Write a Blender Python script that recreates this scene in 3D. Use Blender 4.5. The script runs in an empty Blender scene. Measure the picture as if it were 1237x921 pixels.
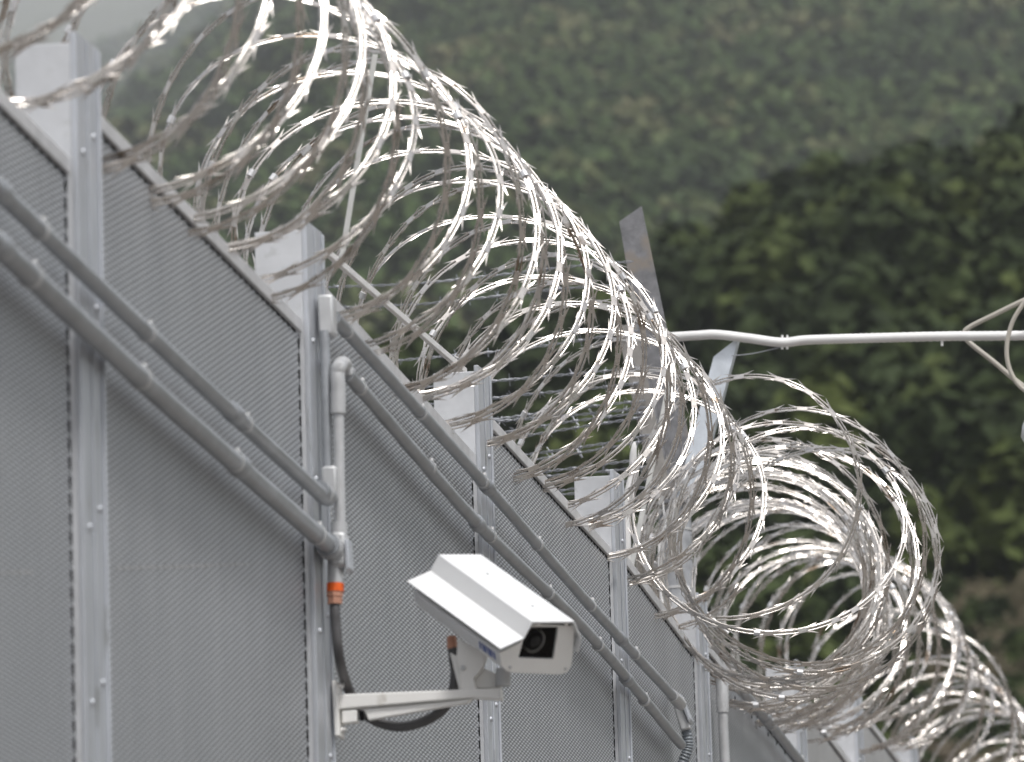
import bpy, bmesh, math, random
import numpy as np
from mathutils import Vector, Matrix, noise as mnoise
random.seed(7); np.random.seed(7)
R = math.radians
scn = bpy.context.scene
col = scn.collection

# ------------------------------------------------------------------ camera
W, H, F = 1237.0, 921.0, 8000.0
CAMZ = 1.6
CAM = Vector((0, 0, CAMZ))
Yc = Vector((1900 - W/2, -(1980 - H/2), -F)).normalized()
Zc = Vector((-.029, 1, 0)); Zc.z = (Yc.x*Zc.x + Yc.y*Zc.y)/(-Yc.z); Zc.normalize()
Xc = Yc.cross(Zc)
Rwc = Matrix((Xc, Yc, Zc)).transposed()          # world -> camera
Rcw = Rwc.transposed()
cd = bpy.data.cameras.new("camera"); cam = bpy.data.objects.new("camera", cd); col.objects.link(cam)
cam.matrix_world = Matrix.Translation(CAM) @ Rcw.to_4x4()
cd.sensor_width = 36; cd.lens = 36*F/W; cd.clip_start = .5; cd.clip_end = 40000
cd.dof.use_dof = True; cd.dof.focus_distance = 18.6; cd.dof.aperture_fstop = cd.lens/1000/.031
scn.camera = cam

# ------------------------------------------------------------------ light
SUN_EL, SUN_AZ = R(60), R(146)       # azimuth from +Y toward +X (veiled sun high behind the viewer's right shoulder)
w = bpy.data.worlds.new("World"); scn.world = w; w.use_nodes = True
nt = w.node_tree; bg = nt.nodes["Background"]
sky = nt.nodes.new("ShaderNodeTexSky"); sky.sky_type = 'NISHITA'; sky.sun_disc = False
sky.sun_elevation = SUN_EL; sky.sun_rotation = SUN_AZ; sky.dust_density = 4; sky.air_density = 1.2; sky.ozone_density = 1
hs = nt.nodes.new("ShaderNodeHueSaturation"); hs.inputs['Saturation'].default_value = .38
nt.links.new(sky.outputs[0], hs.inputs['Color']); nt.links.new(hs.outputs[0], bg.inputs[0])
bg.inputs[1].default_value = .13
sd = bpy.data.lights.new("sun", 'SUN'); sd.energy = 2.8; sd.angle = R(9); sd.color = (1, .985, .965)
so = bpy.data.objects.new("sun", sd); col.objects.link(so)
sdir = Vector((math.sin(SUN_AZ)*math.cos(SUN_EL), math.cos(SUN_AZ)*math.cos(SUN_EL), math.sin(SUN_EL)))
so.rotation_euler = sdir.to_track_quat('Z', 'Y').to_euler(); so.location = (0, 0, 60)
scn.view_settings.view_transform = 'Standard'; scn.view_settings.look = 'None'
scn.view_settings.exposure = 0.35; scn.view_settings.gamma = 1
scn.cycles.volume_bounces = 1; scn.cycles.max_bounces = 8

# ------------------------------------------------------------------ helpers
def ray(u, v):
    return (Rcw @ Vector(((u - W/2), -(v - H/2), -F))).normalized()
def PX(u, v, X):
    d = ray(u, v); return CAM + d*((X - CAM.x)/d.x)
def PY(u, v, Y):
    d = ray(u, v); return CAM + d*((Y - CAM.y)/d.y)

class MB:
    def __init__(s): s.v = []; s.f = []
    def add(s, vs, fs):
        n = len(s.v); s.v += [tuple(p) for p in vs]; s.f += [tuple(i+n for i in f) for f in fs]; return s
    def box(s, a, b):
        (x0, y0, z0), (x1, y1, z1) = a, b
        return s.add([(x0,y0,z0),(x1,y0,z0),(x1,y1,z0),(x0,y1,z0),(x0,y0,z1),(x1,y0,z1),(x1,y1,z1),(x0,y1,z1)],
              [(0,3,2,1),(4,5,6,7),(0,1,5,4),(1,2,6,5),(2,3,7,6),(3,0,4,7)])
    def prism(s, pts, d, caps=True):
        n = len(pts); pts = [Vector(p) for p in pts]; d = Vector(d)
        nn = sum(((pts[i]-pts[0]).cross(pts[(i+1) % n]-pts[0]) for i in range(1, n-1)), Vector())
        if nn.dot(d) > 0: pts = pts[::-1]
        fs = [tuple(range(n)), tuple(range(2*n-1, n-1, -1))] if caps else []
        return s.add(pts+[p+d for p in pts], fs+[(i, i+n, (i+1) % n+n, (i+1) % n) for i in range(n)])
    def tube(s, pts, r, n=10, caps=True, rx=None):
        pts = [Vector(p) for p in pts]; m = len(pts)
        rs = r if hasattr(r, '__len__') else [r]*m
        t0 = (pts[1]-pts[0]).normalized(); up = Vector((0, 0, 1)) if abs(t0.z) < .9 else Vector((1, 0, 0))
        a = t0.cross(up).normalized(); vs = []
        for i, p in enumerate(pts):
            t = (pts[min(i+1, m-1)]-pts[max(i-1, 0)]).normalized()
            a = (a - t*a.dot(t)).normalized(); b = t.cross(a)
            for k in range(n):
                q = 2*math.pi*k/n; vs.append(p + a*math.cos(q)*rs[i] + b*math.sin(q)*rs[i])
        fs = [(i*n+k, i*n+(k+1) % n, (i+1)*n+(k+1) % n, (i+1)*n+k) for i in range(m-1) for k in range(n)]
        if caps: fs += [tuple(range(n-1, -1, -1)), tuple((m-1)*n+k for k in range(n))]
        return s.add(vs, fs)
    def build(s, name, mt, parent=None, smooth=False, bevel=0, kind=None, label=None):
        off = Vector(parent['org']) if parent is not None else Vector()
        me = bpy.data.meshes.new(name)
        me.from_pydata([(p[0]-off.x, p[1]-off.y, p[2]-off.z) for p in s.v], [], s.f); me.materials.append(mt)
        if smooth: me.shade_smooth(); me.set_sharp_from_angle(angle=R(smooth if smooth is not True else 40))
        o = bpy.data.objects.new(name, me); col.objects.link(o)
        if parent is not None: o.parent = parent; o['org'] = parent['org']
        else: o['org'] = (0, 0, 0)
        if bevel:
            b = o.modifiers.new('bevel', 'BEVEL'); b.width = bevel; b.segments = 2; b.limit_method = 'ANGLE'; b.angle_limit = R(35)
        if kind: o['kind'] = kind
        if label: o['label'] = label
        return o
def thing(name, loc, label, cat, group=None):
    o = bpy.data.objects.new(name, None); col.objects.link(o); o.location = loc; o['org'] = tuple(loc)
    o.empty_display_size = .1; o['label'] = label; o['category'] = cat
    if group: o['group'] = group
    return o
def bez(pts, n=8):
    """smooth Catmull-Rom path"""
    P = [Vector(p) for p in pts]; P = [P[0]*2-P[1]]+P+[P[-1]*2-P[-2]]; out = []
    for i in range(1, len(P)-2):
        for k in range(n):
            t = k/n; a, b, c, d = P[i-1:i+3]
            out.append(.5*((2*b)+(c-a)*t+(2*a-5*b+4*c-d)*t*t+(3*b-3*c+d-a)*t**3))
    out.append(P[-2]); return out

# ------------------------------------------------------------------ materials
def mat(name, base, rough=.5, metal=0., var=.1, scale=8., bump=0., bscale=60., rust_or_tint=None, aniso=None, coat=0, spec=.5):
    m = bpy.data.materials.new(name); m.use_nodes = True; n = m.node_tree.nodes; l = m.node_tree.links
    p = n['Principled BSDF']; p.inputs['Metallic'].default_value = metal; p.inputs['Roughness'].default_value = rough
    p.inputs['Specular IOR Level'].default_value = spec
    if coat: p.inputs['Coat Weight'].default_value = coat
    tc = n.new('ShaderNodeTexCoord'); mp = n.new('ShaderNodeMapping'); l.new(tc.outputs['Object'], mp.inputs[0])
    if aniso: mp.inputs['Scale'].default_value = aniso
    nz = n.new('ShaderNodeTexNoise'); nz.inputs['Scale'].default_value = scale; nz.inputs['Detail'].default_value = 6; nz.inputs['Roughness'].default_value = .65
    l.new(mp.outputs[0], nz.inputs['Vector'])
    mx = n.new('ShaderNodeMix'); mx.data_type = 'RGBA'
    mx.inputs['A'].default_value = (*[c*(1-var) for c in base], 1); mx.inputs['B'].default_value = (*[min(1, c*(1+var)) for c in base], 1)
    cr = n.new('ShaderNodeMapRange'); cr.inputs[1].default_value = .3; cr.inputs[2].default_value = .7
    l.new(nz.outputs[0], cr.inputs[0]); l.new(cr.outputs[0], mx.inputs['Factor'])
    out = mx.outputs['Result']
    if rust_or_tint:
        n2 = n.new('ShaderNodeTexNoise'); n2.inputs['Scale'].default_value = rust_or_tint[1]; n2.inputs['Detail'].default_value = 5
        l.new(mp.outputs[0], n2.inputs['Vector'])
        r2 = n.new('ShaderNodeMapRange'); r2.inputs[1].default_value = rust_or_tint[2]; r2.inputs[2].default_value = rust_or_tint[2]+.08
        l.new(n2.outputs[0], r2.inputs[0])
        m2 = n.new('ShaderNodeMix'); m2.data_type = 'RGBA'; m2.inputs['B'].default_value = (*rust_or_tint[0], 1)
        l.new(out, m2.inputs['A']); l.new(r2.outputs[0], m2.inputs['Factor']); out = m2.outputs['Result']
    l.new(out, p.inputs['Base Color'])
    rr = n.new('ShaderNodeMapRange'); rr.inputs[3].default_value = rough*.8; rr.inputs[4].default_value = min(1, rough*1.25)
    l.new(nz.outputs[0], rr.inputs[0]); l.new(rr.outputs[0], p.inputs['Roughness'])
    if bump:
        nb = n.new('ShaderNodeTexNoise'); nb.inputs['Scale'].default_value = bscale; nb.inputs['Detail'].default_value = 4
        l.new(mp.outputs[0], nb.inputs['Vector'])
        b = n.new('ShaderNodeBump'); b.inputs['Strength'].default_value = bump; b.inputs['Distance'].default_value = .002
        l.new(nb.outputs[0], b.inputs['Height']); l.new(b.outputs[0], p.inputs['Normal'])
    return m
M = {}
M['galv'] = mat('galvanised_post', (.53, .55, .585), .45, .5, .14, 14, .25, 40, rust_or_tint=((.36, .37, .37), 22, .62), aniso=(1, 1, .25))
M['web'] = mat('sunlit_spangled_zinc', (.57, .58, .60), .5, .25, .10, 10, .2, 40, rust_or_tint=((.52, .53, .54), 30, .60))  # same steel as the posts, paler: its sunlit side put into the colour
M['cap'] = mat('galvanised_cap', (.64, .64, .65), .5, .4, .12, 20, .2, 60)
M['conduit'] = mat('conduit_grey', (.36, .375, .395), .42, .45, .16, 12, .15, 50, rust_or_tint=((.3, .2, .12), 7, .70))
M['fitting'] = mat('fitting_grey', (.53, .535, .54), .45, .35, .1, 20, .1, 80)
M['clip'] = mat('clip_bright', (.72, .71, .70), .35, .7, .1, 30)
M['razor'] = mat('razor_steel', (.60, .565, .53), .27, .95, .18, 35, .0, rust_or_tint=((.26, .20, .15), 6, .60))  # brown patches paint in the dark ground mirrored by the strands
M['barbwire'] = mat('barbed_wire', (.33, .34, .37), .5, .6, .15, 30)
M['arm'] = mat('dark_zinc', (.20, .20, .21), .6, .3, .3, 26, .4, 60, rust_or_tint=((.25, .22, .19), 6, .6))  # darker zinc tone for the left arm and cap plate
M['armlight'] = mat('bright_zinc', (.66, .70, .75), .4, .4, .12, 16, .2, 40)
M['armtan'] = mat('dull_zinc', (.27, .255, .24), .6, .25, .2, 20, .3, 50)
M['pole'] = mat('pole_zinc', (.42, .43, .45), .5, .4, .25, 18, .3, 40, rust_or_tint=((.30, .29, .28), 9, .6))
M['paint'] = mat('camera_paint', (.76, .765, .77), .36, 0, .03, 5, .03, 80)
M['paint2'] = mat('bracket_paint', (.80, .79, .765), .5, 0, .04, 7, .04, 80, rust_or_tint=((.5, .47, .42), 14, .68))
M['white'] = mat('white_plastic', (.76, .75, .74), .45, 0, .06, 14)
M['strap'] = mat('pale_strap', (.60, .60, .58), .5, .2, .08, 20)
M['cable'] = mat('beige_cable', (.42, .39, .34), .6, 0, .1, 14)
M['flex'] = mat('flexible_conduit', (.085, .083, .085), .5, 0, .15, 20)
M['flexgrey'] = mat('grey_flexible', (.20, .22, .24), .5, .1, .15, 20)
M['orange'] = mat('orange_ring', (.85, .13, .01), .5, 0, .05, 20)
M['copper'] = mat('copper_nut', (.56, .29, .20), .45, .5, .15, 40)
M['black'] = mat('black_rubber', (.006, .006, .007), .8, 0, .2, 10, spec=.08)
M['rust_or_tint'] = mat('rusty_bolt', (.13, .07, .045), .8, .2, .3, 60)
M['ring'] = mat('lens_ring', (.62, .60, .56), .45, .3, .1, 20)
M['blue'] = mat('blue_print', (.10, .14, .36), .5, 0, .1, 20)
def glass():
    m = mat('dark_glass', (.004, .004, .005), .06, 0, .0, 5); m.node_tree.nodes['Principled BSDF'].inputs['Transmission Weight'].default_value = .0
    return m
M['lens'] = glass()
def window_glass():
    m = bpy.data.materials.new('window_glass'); m.use_nodes = True; n = m.node_tree.nodes; l = m.node_tree.links
    out = n['Material Output']; g = n.new('ShaderNodeBsdfGlossy'); g.inputs[1].default_value = .03; t = n.new('ShaderNodeBsdfTransparent')
    t.inputs[0].default_value = (.75, .77, .78, 1)
    mx = n.new('ShaderNodeMixShader'); mx.inputs[0].default_value = .02
    l.new(t.outputs[0], mx.inputs[1]); l.new(g.outputs[0], mx.inputs[2]); l.new(mx.outputs[0], out.inputs[0]); return m
M['glass'] = window_glass()

def expanded_metal():
    m = bpy.data.materials.new('expanded_metal'); m.use_nodes = True; n = m.node_tree.nodes; l = m.node_tree.links
    p = n['Principled BSDF']; tc = n.new('ShaderNodeTexCoord'); sp = n.new('ShaderNodeSeparateXYZ')
    l.new(tc.outputs['Object'], sp.inputs[0])
    def mth(op, a, b=None):
        k = n.new('ShaderNodeMath'); k.operation = op
        for i, q in enumerate((a, b)):
            if q is None: continue
            if isinstance(q, (int, float)): k.inputs[i].default_value = q
            else: l.new(q, k.inputs[i])
        return k.outputs[0]
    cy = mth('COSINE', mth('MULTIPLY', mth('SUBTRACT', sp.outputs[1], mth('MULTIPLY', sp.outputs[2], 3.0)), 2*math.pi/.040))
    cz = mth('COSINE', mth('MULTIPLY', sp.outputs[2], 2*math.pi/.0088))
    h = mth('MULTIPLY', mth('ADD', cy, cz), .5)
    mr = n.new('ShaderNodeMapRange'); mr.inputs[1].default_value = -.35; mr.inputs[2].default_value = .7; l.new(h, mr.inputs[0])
    nz = n.new('ShaderNodeTexNoise'); nz.inputs['Scale'].default_value = 2.2; nz.inputs['Detail'].default_value = 7; nz.inputs['Roughness'].default_value = .7
    mp = n.new('ShaderNodeMapping'); mp.inputs['Scale'].default_value = (1, 2.2, .35); l.new(tc.outputs['Object'], mp.inputs[0]); l.new(mp.outputs[0], nz.inputs[0])
    mx = n.new('ShaderNodeMix'); mx.data_type = 'RGBA'; mx.inputs['A'].default_value = (.38, .395, .42, 1); mx.inputs['B'].default_value = (.52, .535, .555, 1)
    l.new(nz.outputs[0], mx.inputs['Factor'])
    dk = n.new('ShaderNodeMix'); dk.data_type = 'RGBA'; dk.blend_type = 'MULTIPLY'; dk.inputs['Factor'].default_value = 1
    g = n.new('ShaderNodeMapRange'); g.inputs[3].default_value = .40; g.inputs[4].default_value = 1.35; l.new(mr.outputs[0], g.inputs[0])  # dark of the mesh recesses put into the colour
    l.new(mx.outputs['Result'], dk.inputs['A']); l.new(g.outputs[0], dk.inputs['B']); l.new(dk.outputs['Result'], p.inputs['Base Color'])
    p.inputs['Metallic'].default_value = .35; p.inputs['Roughness'].default_value = .5
    b = n.new('ShaderNodeBump'); b.inputs['Strength'].default_value = .3; b.inputs['Distance'].default_value = .003
    l.new(mr.outputs[0], b.inputs['Height']); l.new(b.outputs[0], p.inputs['Normal'])
    return m
M['mesh'] = expanded_metal()
M['sheet'] = mat('plain_sheet', (.42, .42, .42), .55, .3, .12, 3, .1, 30)

def foliage(name, a, b, c, big):
    m = bpy.data.materials.new(name); m.use_nodes = True; n = m.node_tree.nodes; l = m.node_tree.links
    p = n['Principled BSDF']; p.inputs['Roughness'].default_value = .75; p.inputs['Specular IOR Level'].default_value = .2
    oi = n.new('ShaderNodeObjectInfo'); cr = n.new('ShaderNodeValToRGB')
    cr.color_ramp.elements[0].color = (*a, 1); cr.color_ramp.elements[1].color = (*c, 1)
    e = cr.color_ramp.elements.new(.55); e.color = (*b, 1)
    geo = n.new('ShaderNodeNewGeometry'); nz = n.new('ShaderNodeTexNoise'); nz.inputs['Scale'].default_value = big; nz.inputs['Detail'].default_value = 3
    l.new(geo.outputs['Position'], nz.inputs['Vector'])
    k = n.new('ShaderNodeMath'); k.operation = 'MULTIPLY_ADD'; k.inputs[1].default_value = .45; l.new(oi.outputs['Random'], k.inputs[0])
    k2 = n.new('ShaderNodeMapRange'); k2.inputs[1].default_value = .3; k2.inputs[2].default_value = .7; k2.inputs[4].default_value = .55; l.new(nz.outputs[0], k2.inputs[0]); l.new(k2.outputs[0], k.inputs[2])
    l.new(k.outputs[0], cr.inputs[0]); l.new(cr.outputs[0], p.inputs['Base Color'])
    return m
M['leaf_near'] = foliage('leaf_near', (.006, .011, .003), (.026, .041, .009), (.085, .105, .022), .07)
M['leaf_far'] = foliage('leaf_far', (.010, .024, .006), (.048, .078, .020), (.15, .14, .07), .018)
M['brush'] = foliage('brush', (.07, .06, .04), (.15, .13, .08), (.30, .24, .20), .05)
def ground_mat():
    m = mat('forest_floor', (.045, .05, .025), .95, 0, .5, .02)
    return m
M['ground'] = ground_mat()
M['bounce_gravel'] = mat('bounce_gravel', (.175, .16, .145), .9, 0, .25, 3, .5, 30)

# ------------------------------------------------------------------ terrain
def pe(u, v):
    d = ray(u, v); return math.degrees(math.atan2(-d.x, d.y)), math.degrees(math.atan2(d.z, math.hypot(d.x, d.y)))
def sm(a, b, x):
    t = min(1, max(0, (x-a)/(b-a))); return t*t*(3-2*t)
rid = sorted([pe(-200, 560), pe(300, 520), pe(500, 490), pe(700, 450), pe(800, 405), pe(870, 350), pe(950, 318), pe(1100, 290), pe(1180, 278), pe(1300, 248), pe(1700, 160)])
RA = [p[0] for p in rid]; RE = [p[1] for p in rid]
def elev(r, a):
    e1 = float(np.interp(a, RA, RE))
    wl = sm(pe(720, 100)[0], pe(0, 100)[0], a)
    rs = [12, 60, 150, 210, 300, 400, 470, 560, 640, 700, 1000, 1500, 2200, 3000, 8000, 12000]
    rl = [12, 60, 150, 210, 300, 400, 470, 560, 640, 700, 1050, 1400, 2150, 3700, 6500, 11000]  # left slopes shaped to run far off, so haze thickens into mist
    er = [0, 1.9, 2.6, 4.6, e1-2.4, e1-.3, e1, e1-1.2, e1-1.0, 9.4, 12.0, 13.9, 15.3, 15.8, 15.2, 14.9]
    el = [0, 1.9, 2.6, 4.6, e1-2.4, e1-.3, e1, e1-1.2, e1-1.0, 9.4, 11.2, 12.1, 12.55, 13.0, 13.7, 14.9]
    return float(np.interp(r, rs, er))*(1-wl)+float(np.interp(r, rl, el))*wl
def height(r, a):
    side = 1.0
    if a > 22: side = 1-.75*sm(22, 80, a)
    if a < -4: side = 1-.75*sm(-4, -70, a) if a > -70 else .25
    if abs(a) > 110: side = .25*(1-sm(110, 160, abs(a)))
    z = r*math.tan(R(elev(r, a)*side)) if r > 12 else 0
    if r > 180:
        x, y = -r*math.sin(R(a)), r*math.cos(R(a))
        k = min(1, (r-180)/200)
        z += k*(mnoise.noise((x/60, y/60, 0))*2.6+mnoise.noise((x/240, y/240, 3))*(r/1000)*6)
        if r > 650: z += 9*mnoise.noise((x/45, y/110, 6))
    return z
az = sorted(set([-180+5*i for i in range(36)]+[round(-2+.25*i, 3) for i in range(0, 73)]+list(range(20, 180, 5))))
rr = [3, 6, 9, 12, 16, 20, 25, 30, 40, 50, 60, 80, 100, 125, 150, 170, 190, 210]+[210+12*i for i in range(1, 33)]+[620+40*i for i in range(0, 40)]+[2300+200*i for i in range(36)]+[9700, 10500, 11500, 13000, 16000]
vs = [(0, 0, 0)]; fs = []
for r in rr:
    for a in az:
        vs.append((-r*math.sin(R(a)), r*math.cos(R(a)), height(min(r, 12000), a)))
na = len(az)
for i in range(len(rr)):
    for k in range(na):
        k2 = (k+1) % na
        if i == 0: fs.append((0, 1+k2, 1+k))
        else: fs.append((1+(i-1)*na+k, 1+(i-1)*na+k2, 1+i*na+k2, 1+i*na+k))
g = MB().add(vs, fs).build('hills', M['ground'], smooth=True, kind='structure'); g['label'] = 'wooded mountain slopes rising behind the fence'

yr = [0, 4, 8, 12, 16, 20, 25, 30, 40, 50, 60, 75]; vs = []; fs = []
for r in yr:
    for a in az: vs.append((-r*math.sin(R(a)), r*math.cos(R(a)), (height(r, a) if r else 0)+.03))
for i in range(len(yr)-1):
    for k in range(na):
        k2 = (k+1) % na; fs.append((i*na+k, i*na+k2, (i+1)*na+k2, (i+1)*na+k))
MB().add(vs, fs).build('bounce_yard', M['bounce_gravel'], smooth=True, kind='structure')  # unseen ground sheet added to bounce light up at fence and camera

# ------------------------------------------------------------------ woods
protos = bpy.data.collections.new('crown_shapes')
def crown(seed, nl, nq, leaf, hgt, mt, rad=1.0):
    rnd = random.Random(seed); mb = MB(); lobes = []
    for i in range(nl):
        a = rnd.uniform(0, 6.28); t = rnd.random(); rr_ = rad*(.62*(1-t*.55))*rnd.uniform(.4, 1)
        lobes.append((Vector((rr_*math.cos(a), rr_*math.sin(a), hgt*(.28+.6*t))), rad*rnd.uniform(.34, .52)))
    mb.tube([(0, 0, -hgt*.1), (0, 0, hgt*.6)], [.05*rad, .03*rad], 5)
    for c, r_ in lobes:                               # solid-ish heart of every lobe
        for k in range(10):
            d = Vector((rnd.gauss(0, 1), rnd.gauss(0, 1), rnd.gauss(0, 1))).normalized()
            p = c+d*r_*.6; s_ = r_*.55; e1 = d.orthogonal().normalized(); e2 = d.cross(e1)
            mb.add([p-e1*s_-e2*s_, p+e1*s_-e2*s_, p+e1*s_+e2*s_, p-e1*s_+e2*s_], [(0, 1, 2, 3)])
    for i in range(nq):
        c, r_ = lobes[i % nl]
        d = Vector((rnd.gauss(0, 1), rnd.gauss(0, 1), rnd.gauss(.25, 1))).normalized()
        p = c+d*r_*rnd.uniform(.75, 1.12); nrm = (d+Vector((rnd.gauss(0, .5), rnd.gauss(0, .5), rnd.gauss(.3, .5)))).normalized()
        e1 = nrm.orthogonal().normalized(); e1 = Matrix.Rotation(rnd.uniform(0, 6.28), 3, nrm) @ e1; e2 = nrm.cross(e1)
        s_ = leaf*rnd.uniform(.6, 1.3)
        mb.add([p-e1*s_, p-e2*s_*.6, p+e1*s_, p+e2*s_*.6], [(0, 1, 2, 3)])
    me = bpy.data.meshes.new('crown'); me.from_pydata(mb.v, [], mb.f); me.materials.append(mt)
    return bpy.data.objects.new('crown', me)
def scatter(name, label, objs, pts, smin, smax, seed):
    c = bpy.data.collections.new(name+'_shapes')
    for o in objs: c.objects.link(o)
    me = bpy.data.meshes.new(name); me.from_pydata([p[:3] for p in pts], [], [])
    at = me.attributes.new('sz', 'FLOAT', 'POINT'); at.data.foreach_set('value', [p[3] for p in pts])
    o = bpy.data.objects.new(name, me); col.objects.link(o); o['kind'] = 'stuff'; o['label'] = label; o['category'] = 'trees'
    ng = bpy.data.node_groups.new(name, 'GeometryNodeTree')
    ng.interface.new_socket('Geometry', in_out='INPUT', socket_type='NodeSocketGeometry'); ng.interface.new_socket('Geometry', in_out='OUTPUT', socket_type='NodeSocketGeometry')
    N = ng.nodes; gi = N.new('NodeGroupInput'); go = N.new('NodeGroupOutput'); ip = N.new('GeometryNodeInstanceOnPoints')
    ci = N.new('GeometryNodeCollectionInfo'); ci.inputs[0].default_value = c; ci.inputs['Separate Children'].default_value = True; ci.inputs['Reset Children'].default_value = True
    ip.inputs['Pick Instance'].default_value = True
    rv = N.new('FunctionNodeRandomValue'); rv.data_type = 'FLOAT_VECTOR'; rv.inputs[0].default_value = (-.08, -.08, 0); rv.inputs[1].default_value = (.08, .08, 6.28)
    na_ = N.new('GeometryNodeInputNamedAttribute'); na_.data_type = 'FLOAT'; na_.inputs[0].default_value = 'sz'
    L = ng.links; L.new(gi.outputs[0], ip.inputs['Points']); L.new(ci.outputs[0], ip.inputs['Instance']); L.new(rv.outputs[0], ip.inputs['Rotation'])
    L.new(na_.outputs[0], ip.inputs['Scale']); L.new(ip.outputs[0], go.inputs[0])
    md = o.modifiers.new('scatter', 'NODES'); md.node_group = ng
    return o
def pts_in(n, r0, r1, a0, a1, sfun, keep=None):
    out = []
    while len(out) < n:
        r = math.sqrt(random.uniform(r0*r0, r1*r1)); a = random.uniform(a0, a1)
        if keep and not keep(r, a): continue
        out.append((-r*math.sin(R(a)), r*math.cos(R(a)), height(r, a)-.6, sfun(r)))
    return out
def in_brush(r, a):      # a dry open patch low on the right of the near slope
    return 240 < r < 292 and 2 < a < 5.7+.5*math.sin(r*.06)
near = [crown(s, 9, 650, .16, 1.6, M['leaf_near']) for s in range(4)]
far_ = [crown(s+20, 7, 170, .26, 1.5, M['leaf_far']) for s in range(4)]
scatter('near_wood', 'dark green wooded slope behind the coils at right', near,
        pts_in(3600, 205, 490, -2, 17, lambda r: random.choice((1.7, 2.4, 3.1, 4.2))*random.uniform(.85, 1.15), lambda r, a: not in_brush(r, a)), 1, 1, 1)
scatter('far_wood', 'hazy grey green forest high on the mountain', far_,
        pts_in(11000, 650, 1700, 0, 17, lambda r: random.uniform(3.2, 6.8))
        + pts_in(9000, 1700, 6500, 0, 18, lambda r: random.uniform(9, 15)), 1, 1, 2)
def shrub(seed):
    rnd = random.Random(seed); mb = MB()
    for i in range(26):
        a = rnd.uniform(0, 6.28); r0 = rnd.uniform(0, .5); lean = rnd.uniform(0, .35); h = rnd.uniform(.8, 1.9)
        b = Vector((r0*math.cos(a), r0*math.sin(a), 0)); t = b+Vector((lean*math.cos(a), lean*math.sin(a), h))
        mb.tube([b, (b+t)/2+Vector((rnd.gauss(0, .05), rnd.gauss(0, .05), 0)), t], [.03, .02, .008], 4, False)
        for k in range(9):
            p = b.lerp(t, rnd.uniform(.3, 1))+Vector((rnd.gauss(0, .1), rnd.gauss(0, .1), rnd.gauss(0, .06))); s_ = rnd.uniform(.04, .1)
            mb.add([p+Vector((-s_, 0, 0)), p+Vector((0, s_*.5, -s_)), p+Vector((s_, 0, 0)), p+Vector((0, 0, s_))], [(0, 1, 2, 3)])
    me = bpy.data.meshes.new('shrub'); me.from_pydata(mb.v, [], mb.f); me.materials.append(M['brush'])
    return bpy.data.objects.new('shrub', me)
scatter('green_bushes', 'low green bushes scattered over the dry patch at the right edge', near[:2] and [o.copy() for o in near[:3]],
        pts_in(520, 236, 292, 1.5, 6.6, lambda r: random.uniform(.7, 1.7), in_brush), 1, 1, 4)
scatter('dry_scrub', 'dry brown scrub low on the slope at the right edge', [shrub(i) for i in range(3)],
        pts_in(1300, 256, 292, 1.5, 6.6, lambda r: random.uniform(.8, 1.5), in_brush), 1, 1, 3)

# ------------------------------------------------------------------ fence
XF = -2.60                       # front face of the post flanges
XP = XF-.020                     # face of the infill sheets
post_px = [((94, 200), (90, 38), 52), ((373, 400), (371, 266), 278), ((580, 540), (577, 441), 449), ((745, 700), (741, 567), 575),
           ((846, 800), (844, 716), 727), ((966, 880), (964, 797), 806), ((1035.5, 880), (1034, 836), 846)]
posts = []
for (pu, pv), (tu, tv), wt in post_px:
    Y = PX(pu, pv, XF).y; Zt = PY(tu, tv, Y).z; Zw = PY(tu-15, wt, Y).z
    posts.append((Y, Zt, Zw))
dY = (posts[6][0]-posts[0][0])/6
print('POSTS', [tuple(round(q, 2) for q in p) for p in posts], 'spacing', round(dY, 2))
posts.insert(0, (posts[0][0]-dY, posts[0][1]-.15, posts[0][2]-.15)); posts.insert(0, (posts[0][0]-dY, posts[0][1]-.15, posts[0][2]-.15))
for i in range(4): posts.append((posts[-1][0]+dY, posts[-1][1]+.14, posts[-1][2]+.14))
def ground_at(y): return height(max(13, math.hypot(2.6, y)), math.degrees(math.atan2(2.6, y)))
fence = thing('steel_fence', (XF, posts[2][0], ground_at(posts[2][0])), 'tall grey expanded metal security fence climbing away up the slope', 'fence')
FL = .19
for i, (Y, Zt, Zw) in enumerate(posts):
    zb = ground_at(Y)-.3
    p = MB()   # flange
    p.add([(XF-.011, Y, zb), (XF, Y, zb), (XF, Y+FL, zb), (XF-.011, Y+FL, zb), (XF-.011, Y, Zt), (XF, Y, Zt), (XF, Y+FL, Zt+.012), (XF-.011, Y+FL, Zt+.012)],
          [(0,3,2,1),(4,5,6,7),(0,1,5,4),(1,2,6,5),(2,3,7,6),(3,0,4,7)])
    p.box((XF+.0005, Y+FL-.014, zb), (XF+.006, Y+FL-.001, Zt+.004))   # rolled far lip
    p.box((XF+.0005, Y+.085, zb), (XF+.003, Y+.105, Zt+.0))           # centre rib
    po = p.build('post', M['galv'], fence, bevel=.002)
    MB().box((XF-.118, Y+.001, zb), (XF-.0112, Y+.009, Zw)).build('web_plate', M['web'], po, bevel=.002)
    rn = random.Random(i)
    for k in range(14):                                               # rivets on the flange face
        z = Zt-.25-k*.33+rn.uniform(-.03, .03)
        if z < zb+.4: break
        for yy in (Y+.045, Y+.14):
            c = Vector((XF+.0005, yy, z+(.05 if yy > Y+.1 else 0)))
            MB().tube([c, c+Vector((.003, 0, 0)), c+Vector((.005, 0, 0))], [.0075, .0065, .004], 8).build('rivet', M['galv'], po, smooth=True)
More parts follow.
